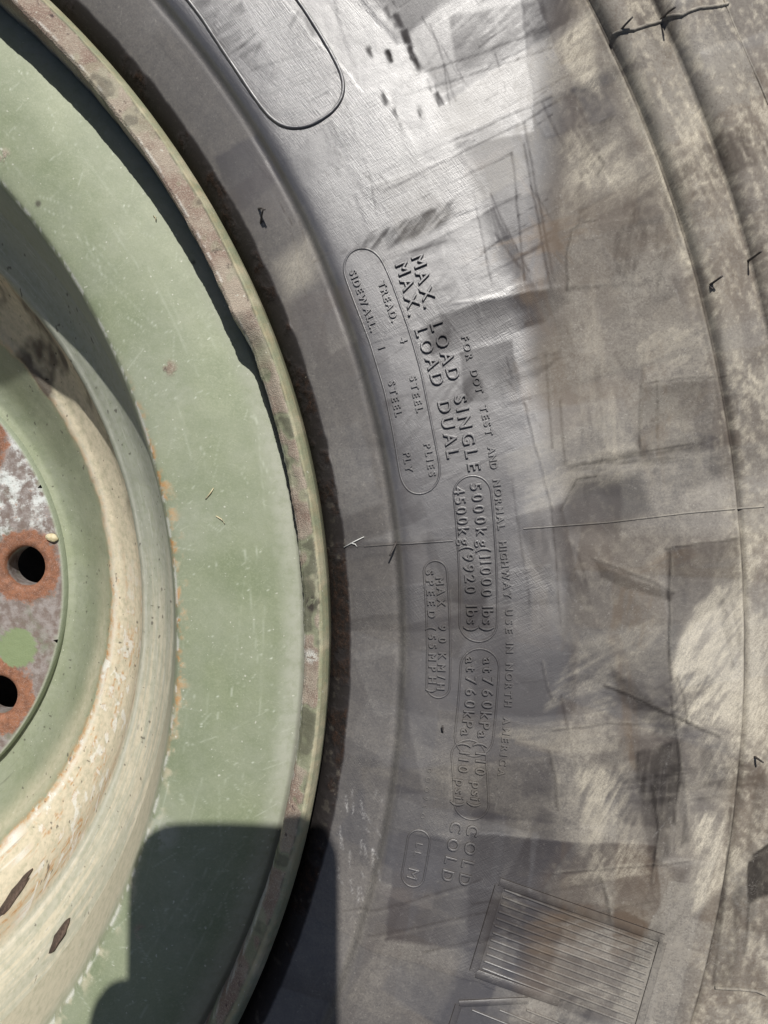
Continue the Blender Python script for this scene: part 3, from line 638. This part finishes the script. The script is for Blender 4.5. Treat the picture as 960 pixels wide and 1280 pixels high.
# ---- tread blocks round the outside
tb = None
for k in range(44):
    for side in (0, 1):
        if tb is None:
            bm = bmesh.new(); bmesh.ops.create_cube(bm, size=1)
            for v in bm.verts: v.co = (v.co.x * .034 + .548, v.co.y * (.052 if v.co.x < 0 else .046), v.co.z * (.13 if v.co.x < 0 else .122))
            bmesh.ops.bevel(bm, geom=bm.edges[:], offset=.003, segments=1, affect='EDGES')
            tb = bpy.data.meshes.new('tread_block'); bm.to_mesh(tb); bm.free(); tb.materials.append(M_RUB)
            set_attr(tb, 'paint_a', np.tile((.35, .05, .1, 0), (len(tb.vertices), 1))); set_attr(tb, 'paint_b', np.tile((0, 0, .3, 0), (len(tb.vertices), 1)))
        o = link('tread_block', tb, tyre); o.rotation_euler = (0, 0, 2 * math.pi * (k + .5 * side) / 44); o.location = (0, 0, Z0 - (.078 if side == 0 else .222))

# ================================================================== RIM PARTS
THR = thetas(-42, 62, 1000, 3.0)
def blank(R): return {'paint_a': np.zeros(R.shape + (4,)), 'paint_b': np.zeros(R.shape + (4,))}
def scratch_field(R, T, segs):
    X, Y = R * np.cos(T), R * np.sin(T); out = np.zeros_like(R)
    for (ax, ay, bx, by, w, s) in segs:
        i = np.nonzero((X > min(ax, bx) - .002) & (X < max(ax, bx) + .002) & (Y > min(ay, by) - .002) & (Y < max(ay, by) + .002))
        if len(i[0]): out[i] = np.maximum(out[i], s * np.exp(-(seg_dist(X[i], Y[i], np.array([ax, ay]), np.array([bx, by])) / w) ** 2))
    return out
def pxmask(R, T, px, py, rad):
    p = hit(px, py); return np.exp(-(((R * np.cos(T) - p[0]) ** 2 + (R * np.sin(T) - p[1]) ** 2) / (rad * .00027) ** 2) ** 2)
# ---- side flange: the wide smooth green band
def band_paint(R, Z, T):
    D = blank(R); a, b = D['paint_a'], D['paint_b']; X, Y = R * np.cos(T), R * np.sin(T); dg = np.degrees(np.arctan2(np.sin(T), np.cos(T)))
    segs = []
    for k in range(260):
        t = math.radians(rng.uniform(-36, 52)); r = rng.uniform(.2245, .262); L = rng.exponential(.0028) + .0006; q = t + math.pi / 2 + rng.normal(0, .75)
        segs.append((r * math.cos(t), r * math.sin(t), r * math.cos(t) + L * math.cos(q), r * math.sin(t) + L * math.sin(q), rng.uniform(.00012, .00019), rng.uniform(.08, .38)))
    for k in range(26):
        t = math.radians(rng.uniform(-30, 50)); r = rng.uniform(.226, .258); L = rng.uniform(.012, .04); q = t + math.pi / 2 + rng.normal(0, .18)
        segs.append((r * math.cos(t), r * math.sin(t), r * math.cos(t) + L * math.cos(q), r * math.sin(t) + L * math.sin(q), .00022, rng.uniform(.08, .2)))
    for k in range(150):
        t = math.radians(rng.uniform(-36, 52)); r = rng.uniform(.224, .263); x, y = r * math.cos(t), r * math.sin(t); segs.append((x, y, x + .0002, y, rng.uniform(.00016, .0003), rng.uniform(.3, .8)))
    a[..., 0] = scratch_field(R, T, segs)
    n1 = fbm(X * 300, Y * 300, 4); n2 = fbm(X * 50, Y * 50, 4)
    a[..., 3] = np.clip(sstep(.2565, .2640, R) * .75 + .7 * (n2 - .5) + .15 + .3 * pxmask(R, T, 250, 660, 40) + .3 * pxmask(R, T, 190, 500, 60), 0, 1)
    a[..., 3] = np.maximum(a[..., 3], .8 * pxmask(R, T, 200, 1040, 26) * (n1 > .4))
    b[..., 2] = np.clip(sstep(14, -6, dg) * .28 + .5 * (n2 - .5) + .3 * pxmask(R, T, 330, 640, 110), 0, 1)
    a[..., 3] = np.maximum(a[..., 3], .7 * (1 - sstep(.2215, .2240, R))); a[..., 1] = np.maximum(a[..., 1], .7 * (1 - sstep(.2205, .2238, R)) * sstep(4, -16, dg))
    edge = np.exp(-((R - .2246) / .0011) ** 2)
    b[..., 0] = edge * sstep(.42, .6, n1) * sstep(26, 14, dg) * sstep(-14, -4, dg) + .5 * np.exp(-((R - .2265) / .0018) ** 2) * sstep(.56, .66, n1) * sstep(22, 12, dg) * sstep(-14, -4, dg)
    b[..., 1] = np.exp(-((R - .2240) / .0006) ** 2) * sstep(.45, .6, fbm(X * 420, Y * 420, 3)) * .8
    a[..., 1] += .5 * np.exp(-((R - .2255) / .002) ** 2) * sstep(.5, .7, n1) * sstep(20, 8, dg)
    a[..., 2] = np.maximum.reduce([.9 * pxmask(R, T, 5, 195, 8) * (n1 > .4), .8 * pxmask(R, T, 212, 460, 9) * (n1 > .48), .7 * pxmask(R, T, 176, 1165, 9) * (n1 > .45)])
    b[..., 3] = np.clip(.8 * pxmask(R, T, 48, 255, 4) + .8 * pxmask(R, T, 242, 328, 2.5) + .7 * pxmask(R, T, 205, 462, 4) * (n1 > .5), 0, 1) + .5 * sstep(.2652, .2660, R)
    return D
bp = smooth_prof(BAND, 130)
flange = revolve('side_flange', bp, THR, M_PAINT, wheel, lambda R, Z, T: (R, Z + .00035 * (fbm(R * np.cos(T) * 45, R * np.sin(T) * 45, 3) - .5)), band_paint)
tag(flange, 'wide smooth olive green band scratched and chalky')
# ---- lock ring with rusty top, an olive outer bevel and a worn notch
tn0 = pol(318, 446)[1]; tn1 = pol(303, 408)[1]
LR = np.array([(.2672, -.028), (.2672, -.004), (.2676, .0006), (.2684, .0014), (.2700, .0012), (.2728, .0006), (.2736, .0000), (.2748, -.0020), (.2754, -.0034), (.2756, -.0060), (.2756, -.022)])
lrp = []
for i in range(len(LR) - 1):
    for f in np.linspace(0, 1, 7, endpoint=False): lrp.append(LR[i] * (1 - f) + LR[i + 1] * f)
lrp.append(LR[-1]); lrp = np.array(lrp)
def lr_disp(R, Z, T):
    X, Y = R * np.cos(T), R * np.sin(T); w = sstep(tn0, tn1, T) * (1 - sstep(1.5, 1.7, T)); inner = 1 - sstep(.2672, .2735, R)
    jag = .0007 * (fbm(T * 55, T * 0 + 3, 4) - .5) + .0003 * (fbm(T * 400, R * 0 + 1, 2) - .5)
    R2 = R - inner * (w * .0014 - jag)
    Z2 = Z + .0005 * (fbm(X * 260, Y * 260, 4) - .5) * sstep(-.006, 0, Z) + (.0012 * w - .0045 * (1 - w) * (1 - sstep(.2672, .2732, R))) * sstep(-.010, 0, Z)
    return R2, Z2
def lr_paint(R, Z, T):
    D = blank(R); a, b = D['paint_a'], D['paint_b']; X, Y = R * np.cos(T), R * np.sin(T); dg = np.degrees(np.arctan2(np.sin(T), np.cos(T))); n1 = fbm(X * 300, Y * 300, 4); n2 = fbm(X * 60, Y * 60, 3); n3 = fbm(X * 130 + 5, Y * 130, 3)
    rb = .2728 + .0007 * (n2 - .5) + np.interp(dg, [-40, -20, -8, 5, 50], [-.0030, -.0014, -.0004, 0, 0.0002])
    rs = (1 - sstep(rb - .0004, rb + .0004, R + .0012 * (n1 - .5)))
    olive = sstep(.49, .60, n3) * (dg < 20) + .5 * sstep(.52, .62, n3) * (dg >= 20) + .8 * np.exp(-((dg - 19.5) / 1.1) ** 2)
    a[..., 2] = rs * (1 - .75 * np.clip(olive, 0, 1)); a[..., 1] = rs * .25 * (n2 > .55); b[..., 2] = .35 + .3 * (n2 - .5)
    a[..., 1] = np.maximum(a[..., 1], (.22 + .3 * sstep(.45, .7, n3)) * (1 - rs)); b[..., 0] = .25 * (1 - rs) * n1
    b[..., 1] = .6 * np.exp(-((R - .2674) / .0004) ** 2) * sstep(.45, .6, n1) + .9 * pxmask(R, T, 388, 822, 8) * (n1 > .42)
    b[..., 3] = np.clip(.7 * sstep(-.012, -.018, Z) + .75 * pxmask(R, T, 391, 756, 9) * (n1 > .45) + .5 * np.exp(-((R - rb) / .0003) ** 2) * (n1 > .5) + .5 * sstep(.64, .7, n3) * rs, 0, 1)
    return D
ring = revolve('lock_ring', lrp, THR, M_PAINT, wheel, lr_disp, lr_paint); tag(ring, 'narrow rusted lock ring with a thin olive outer bevel')
# ---- rim well: the stepped dish inside the band
def well_paint(R, Z, T):
    D = blank(R); a, b = D['paint_a'], D['paint_b']; X, Y = R * np.cos(T), R * np.sin(T); dg = np.degrees(np.arctan2(np.sin(T), np.cos(T)))
    n1 = fbm(X * 260, Y * 260, 4); n2 = fbm(X * 55, Y * 55, 4); ring_n = fbm(R * 900, T * 9, 4); ring_f = fbm(R * 2600, T * 25, 3)
    rw = R + .0035 * (fbm(T * 14, R * 60, 3) - .5)
    lowd = sstep(16, -14, dg)
    bandB = sstep(.1925, .1945, rw); cz = sstep(.1635, .1650, rw) * (1 - bandB)
    a[..., 3] = np.clip(bandB * (.75 + .5 * (ring_n - .5)) + .25 + .3 * (n2 - .5) + .35 * (1 - sstep(.135, .158, rw)) * n2, 0, 1)
    a[..., 1] = np.clip(cz * (.72 + .25 * lowd + .5 * (ring_n - .5)) + (1 - sstep(.157, .1650, rw)) * sstep(.148, .1650, rw) * .8 * lowd + bandB * lowd * (.35 + .5 * sstep(.42, .62, ring_n)) + .25 * cz, 0, 1)
    b[..., 0] = np.clip(np.exp(-((rw - .1652) / .0020) ** 2) * (.45 + .7 * lowd) * (n1 + .25) + np.exp(-((rw - .1905) / .0022) ** 2) * .55 * n1 + cz * lowd * sstep(.50, .64, ring_n * .5 + n1 * .5) * .85, 0, 1)
    b[..., 1] = np.clip(np.exp(-((rw - .1670) / .0012) ** 2) * .8 * n1 * (.5 + lowd) + bandB * sstep(.62, .80, ring_f) * .25 + np.exp(-((R - .1965) / .0008) ** 2) * .25 + cz * lowd * sstep(.58, .68, n1) * .8, 0, 1)
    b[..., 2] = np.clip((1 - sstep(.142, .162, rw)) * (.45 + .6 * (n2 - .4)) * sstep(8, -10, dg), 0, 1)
    b[..., 3] = np.clip(sstep(.84, .88, fbm(X * 520 + 4, Y * 520, 2)) * .7 + sstep(.74, .82, ring_f) * lowd * .3 * (n1 > .5) , 0, 1)
    a[..., 2] = np.clip(.75 * sstep(.56, .66, n2) * sstep(13, 22, dg) * cz, 0, 1); b[..., 3] = np.clip(b[..., 3] + sstep(8, 18, dg) * sstep(.42, .62, n2) * cz * .7, 0, 1)  # rust blotches, plus brown grime patches that paint extra shade into the upper wall
    return D
wp = np.vstack([smooth_prof(WELL, 300)])
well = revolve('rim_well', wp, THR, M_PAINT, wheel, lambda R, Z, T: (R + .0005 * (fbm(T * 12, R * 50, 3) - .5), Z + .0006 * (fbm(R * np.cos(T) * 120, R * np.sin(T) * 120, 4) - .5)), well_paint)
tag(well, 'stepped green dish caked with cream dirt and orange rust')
# the barrel below
revolve('rim_barrel', np.array([(.2660, -.026), (.2550, -.036), (.2520, -.10), (.2480, -.22), (.2620, -.27), (.2700, -.300), (.262, -.302), (.240, -.23), (.2, -.21), (.1365, -.180), (.1308, -.160)]), thetas(-60, 60, 120, 3), M_DARK, wheel)
revolve('added_hole_backing', np.array([(.060, -.190), (.150, -.190), (.152, -.195)]), thetas(-60, 60, 80, 4), M_DARK, wheel)  # added dark plate behind the bolt holes, stops sun reaching the ground
# ---- disc with ten bolt holes
NH, RH, RHOLE = 10, pol(30, 708)[0], .0104
th0 = pol(30, 708)[1]
disc_root = None
R_IN, R_OUT, ZD = .082, .1302, -.152
VV, FF, AA = [], [], []
nseg, nring = 96, 26
spot_c = hit(22, 810)[:2]
for h in range(NH):
    tc = th0 + 2 * math.pi * h / NH; hw = math.pi / NH; off = len(VV)
    c = np.array([RH * math.cos(tc), RH * math.sin(tc)])
    for s in range(nseg):
        q = 2 * math.pi * s / nseg; du, dv = math.cos(q), math.sin(q)        # du along r, dv along theta*RH
        lim = min((R_OUT - RH) / du if du > 1e-9 else 1e9, (R_IN - RH) / du if du < -1e-9 else 1e9, hw * RH / abs(dv) if abs(dv) > 1e-9 else 1e9)
        for k in range(-3, nring):
            if k >= 0: rad = RHOLE + (lim - RHOLE) * k / (nring - 1); zz = ZD - .0012 * math.exp(-((rad - RHOLE) / .0012) ** 2)
            else: rad = RHOLE - .0004; zz = ZD - .0012 - .0045 * -k
            r = RH + du * rad; t = tc + dv * rad / RH; x, y = r * math.cos(t), r * math.sin(t)
            if k == nring - 1: zz = ZD
            VV.append((x, y, zz + Z0)); dd = rad
            zc = 1.0 if True else 0
            dg = math.degrees(math.atan2(y, x)); zin = max(0, min(1, (dg - 8) / 8)) if -60 < dg < 120 else .3
            sp = 1.0 if math.hypot(x - spot_c[0], y - spot_c[1]) < .0100 else 0.0
            AA.append((float(np.clip((.0235 - dd) / .010, 0, 1)) if k >= 0 else .1, zin, sp * (k >= 0), float(np.clip((r - (R_OUT - .0012)) / .0008, 0, 1)) * .6))
    m = nring + 3
    for s in range(nseg):
        s2 = (s + 1) % nseg
        for k in range(m - 1): FF.append((off + s * m + k, off + s * m + k + 1, off + s2 * m + k + 1, off + s2 * m + k))
me = mesh_from('wheel_disc', VV, FF, False); set_attr(me, 'paint_a', np.array(AA))
disc = link('wheel_disc', me, wheel, M_DISC); tag(disc, 'rusty mounting disc with bolt holes ringed in orange rust')
revolve('disc_edge', np.array([(.1302, -.152), (.1306, -.1525), (.1308, -.1575)]), THR[::3], M_DISC, disc)
revolve('hub_bore', np.array([(.082, -.152), (.081, -.153), (.081, -.166)]), THR[::6], M_DARK, disc)

# ================================================================== SMALL DEBRIS ON THE WHEEL
def flake(name, px, length, width, ang_px, mat, thick=.0008, lift=.0006):
    """thin ragged chip lying on the wheel; size in photo pixels at its place"""
    c = hit(*px); sc = (CAMP[2] - c[2]) / FPX; n = 18; u = np.array([math.cos(ang_px), -math.sin(ang_px)]); v = np.array([-u[1], u[0]]); top, bot = [], []
    for k in range(n):
        f = 2 * math.pi * k / n; w = (1 + .25 * rng.normal(0, .6))
        q = c[:2] + (u * math.cos(f) * length / 2 * (1 + .08 * rng.normal()) + v * math.sin(f) * width / 2 * w) * sc
        z = float(zall(np.hypot(*q))); top.append((q[0], q[1], z + lift + thick + rng.normal(0, .0001) + Z0)); bot.append((q[0], q[1], z + lift * .2 + Z0))
    cz = float(zall(np.hypot(*c[:2]))); V = top + bot + [(c[0], c[1], cz + lift + thick * 1.5 + Z0), (c[0], c[1], cz + lift * .2 + Z0)]
    F = [(k, (k + 1) % n, n * 2) for k in range(n)] + [((k + 1) % n + n, k + n, 2 * n + 1) for k in range(n)] + [(k + n, (k + 1) % n + n, (k + 1) % n) for k in range(n)] + [(k + n, (k + 1) % n, k) for k in range(n)]
    return link(name, mesh_from(name, V, np.array(F), False), None, mat)
tag(flake('bark_flake', (19, 1116), 58, 11, math.radians(-54), M_BARK), 'long brown bark flake lying in the cream dirt of the rim dish', 'bark')
tag(flake('bark_flake', (76, 1167), 40, 11, math.radians(-60), M_BARK), 'shorter brown bark flake on the chalky green step of the rim', 'bark')
tag(flake('dirt_crumb', (66, 672), 16, 10, .3, M_STRAW, .0012), 'pale yellow crumb of dried dirt at the disc edge above the bolt hole', 'dirt')
def straw(p0, p1, mat, label, rad=.00022, lift=.0004):
    a, b = above(*p0, lift), above(*p1, lift); m = (a + b) / 2 + np.array([.0004, .0003, .0004])
    tag(tube('straw_bit', [a, m, b], [rad, rad, rad * .7], mat, None, 6, False), label, 'straw')
straw((257, 624), (267, 610), M_STRAW, 'pale straw bit lying on the middle of the green band')
straw((270, 645), (281, 655), M_STRAW, 'short straw bit on the green band, slanting towards the lock ring')
straw((192, 270), (195, 277), M_STRAW, 'tiny upright straw speck on the upper green band')
straw((430, 684), (455, 671), M_LINT, 'white lint thread on the tyre beside the radial seam', .00018)
straw((438, 679), (447, 684), M_LINT, 'white lint tuft crossing the thread beside the radial seam', .00018)

# ================================================================== PHONE AND HAND THAT CAST THE SHADOW (behind the lens)
def cam_pt(x, y, z): p = RC.T @ np.array([x, y, z]) + CAMP; return Vector((p[0], p[1], p[2] + Z0))
phone = link('phone', None); tag(phone, 'dark phone held flat above the wheel, lens facing the tyre', 'phone')
PX0, PX1, PY0, PY1 = -.0680, .0020, -.0740, .0665
def rbox(name, x0, x1, y0, y1, z0, z1, rad, mat, parent):
    V = []; n = 7
    for z, ins in ((z0, .0012), (z0 + .0015, 0), (z1 - .0015, 0), (z1, .0012)):
        for cx, cy, a0 in ((x1 - rad, y1 - rad, 0), (x0 + rad, y1 - rad, 90), (x0 + rad, y0 + rad, 180), (x1 - rad, y0 + rad, 270)):
            for k in range(n): a = math.radians(a0 + 90 * k / (n - 1)); V.append(tuple(cam_pt(cx + (rad - ins) * math.cos(a), cy + (rad - ins) * math.sin(a), z)))
    m = 4 * n; F = [(i * m + k, i * m + (k + 1) % m, (i + 1) * m + (k + 1) % m, (i + 1) * m + k) for i in range(3) for k in range(m)]
    me = bpy.data.meshes.new(name); me.from_pydata(V, [], F + [tuple(range(m))[::-1], tuple(range(3 * m, 4 * m))]); me.update()
    return link(name, me, parent, mat)
rbox('phone_case', PX0, PX1, PY0, PY1, .0030, .0110, .016, M_PHONE, phone)
rbox('screen', PX0 + .003, PX1 - .003, PY0 + .003, PY1 - .003, .0100, .0116, .008, M_GLASS, phone)
rbox('camera_bump', PX1 - .034, PX1 - .003, PY1 - .034, PY1 - .003, .0018, .0036, .006, M_GLASS, phone)

HOFF = (-.0185, .0490, 0)
def skin_mesh(name, verts, edges, rads, mat, sub=2):
    me = bpy.data.meshes.new(name); me.from_pydata([tuple(cam_pt(v[0] + HOFF[0], v[1] + HOFF[1], v[2])) for v in verts], edges, []); o = link(name, me, None, mat)
    md = o.modifiers.new('skin', 'SKIN'); md.use_smooth_shade = True
    for i, r in enumerate(rads): me.skin_vertices[0].data[i].radius = (r, r); me.skin_vertices[0].data[i].use_root = (i == 0)
    ss = o.modifiers.new('sub', 'SUBSURF'); ss.levels = sub; ss.render_levels = sub
    dg = bpy.context.evaluated_depsgraph_get(); dg.update(); m2 = bpy.data.meshes.new_from_object(o.evaluated_get(dg)); o.modifiers.clear(); o.data = m2; m2.name = name
    return o
# right hand: palm under the lower back of the phone's right edge, fingers round the left edge, thumb on the right edge
hv, he, hr = [], [], []
def chain(pts, rads, start=None):
    prev = start
    for p, r in zip(pts, rads):
        hv.append(p); hr.append(r); i = len(hv) - 1
        if prev is not None: he.append((prev, i))
        prev = i
    return prev
wr = chain([(.030, -.150, .050), (.016, -.118, .040), (.004, -.100, .034)], [.021, .023, .022])
palm = wr
for k, (yy, L) in enumerate(((-.048, 1.0), (-.066, 1.05), (-.084, 1.0), (-.101, .85))):
    chain([(-.018, yy - .012, .032), (-.038, yy - .003, .026), (-.0540, yy, .016), (-.0550, yy + .001, .003), (-.046, yy + .001, -.006)], [.0105, .0105, .0105, .0100, .0085], palm)
chain([(.020, -.095, .030), (.030, -.080, .022), (.028, -.066, .014), (.016, -.055, .014)], [.013, .011, .0095, .008], palm)
chain([(.060, -.168, .082), (.105, -.215, .140), (.165, -.275, .220), (.22, -.33, .30)], [.023, .028, .034, .036], 0)
hand = skin_mesh('hand', hv, he, hr, M_SKIN)
tag(hand, 'hand and forearm holding the phone above the wheel', 'hand')
slv = [cam_pt(x + HOFF[0], y + HOFF[1], z) for x, y, z in ((.150, -.260, .200), (.185, -.295, .248), (.225, -.335, .308), (.30, -.42, .42), (.36, -.50, .50))]
sleeve = tube('sleeve', [tuple(p) for p in slv], [.047, .049, .050, .054, .058], M_CLOTH, hand, 20, False)
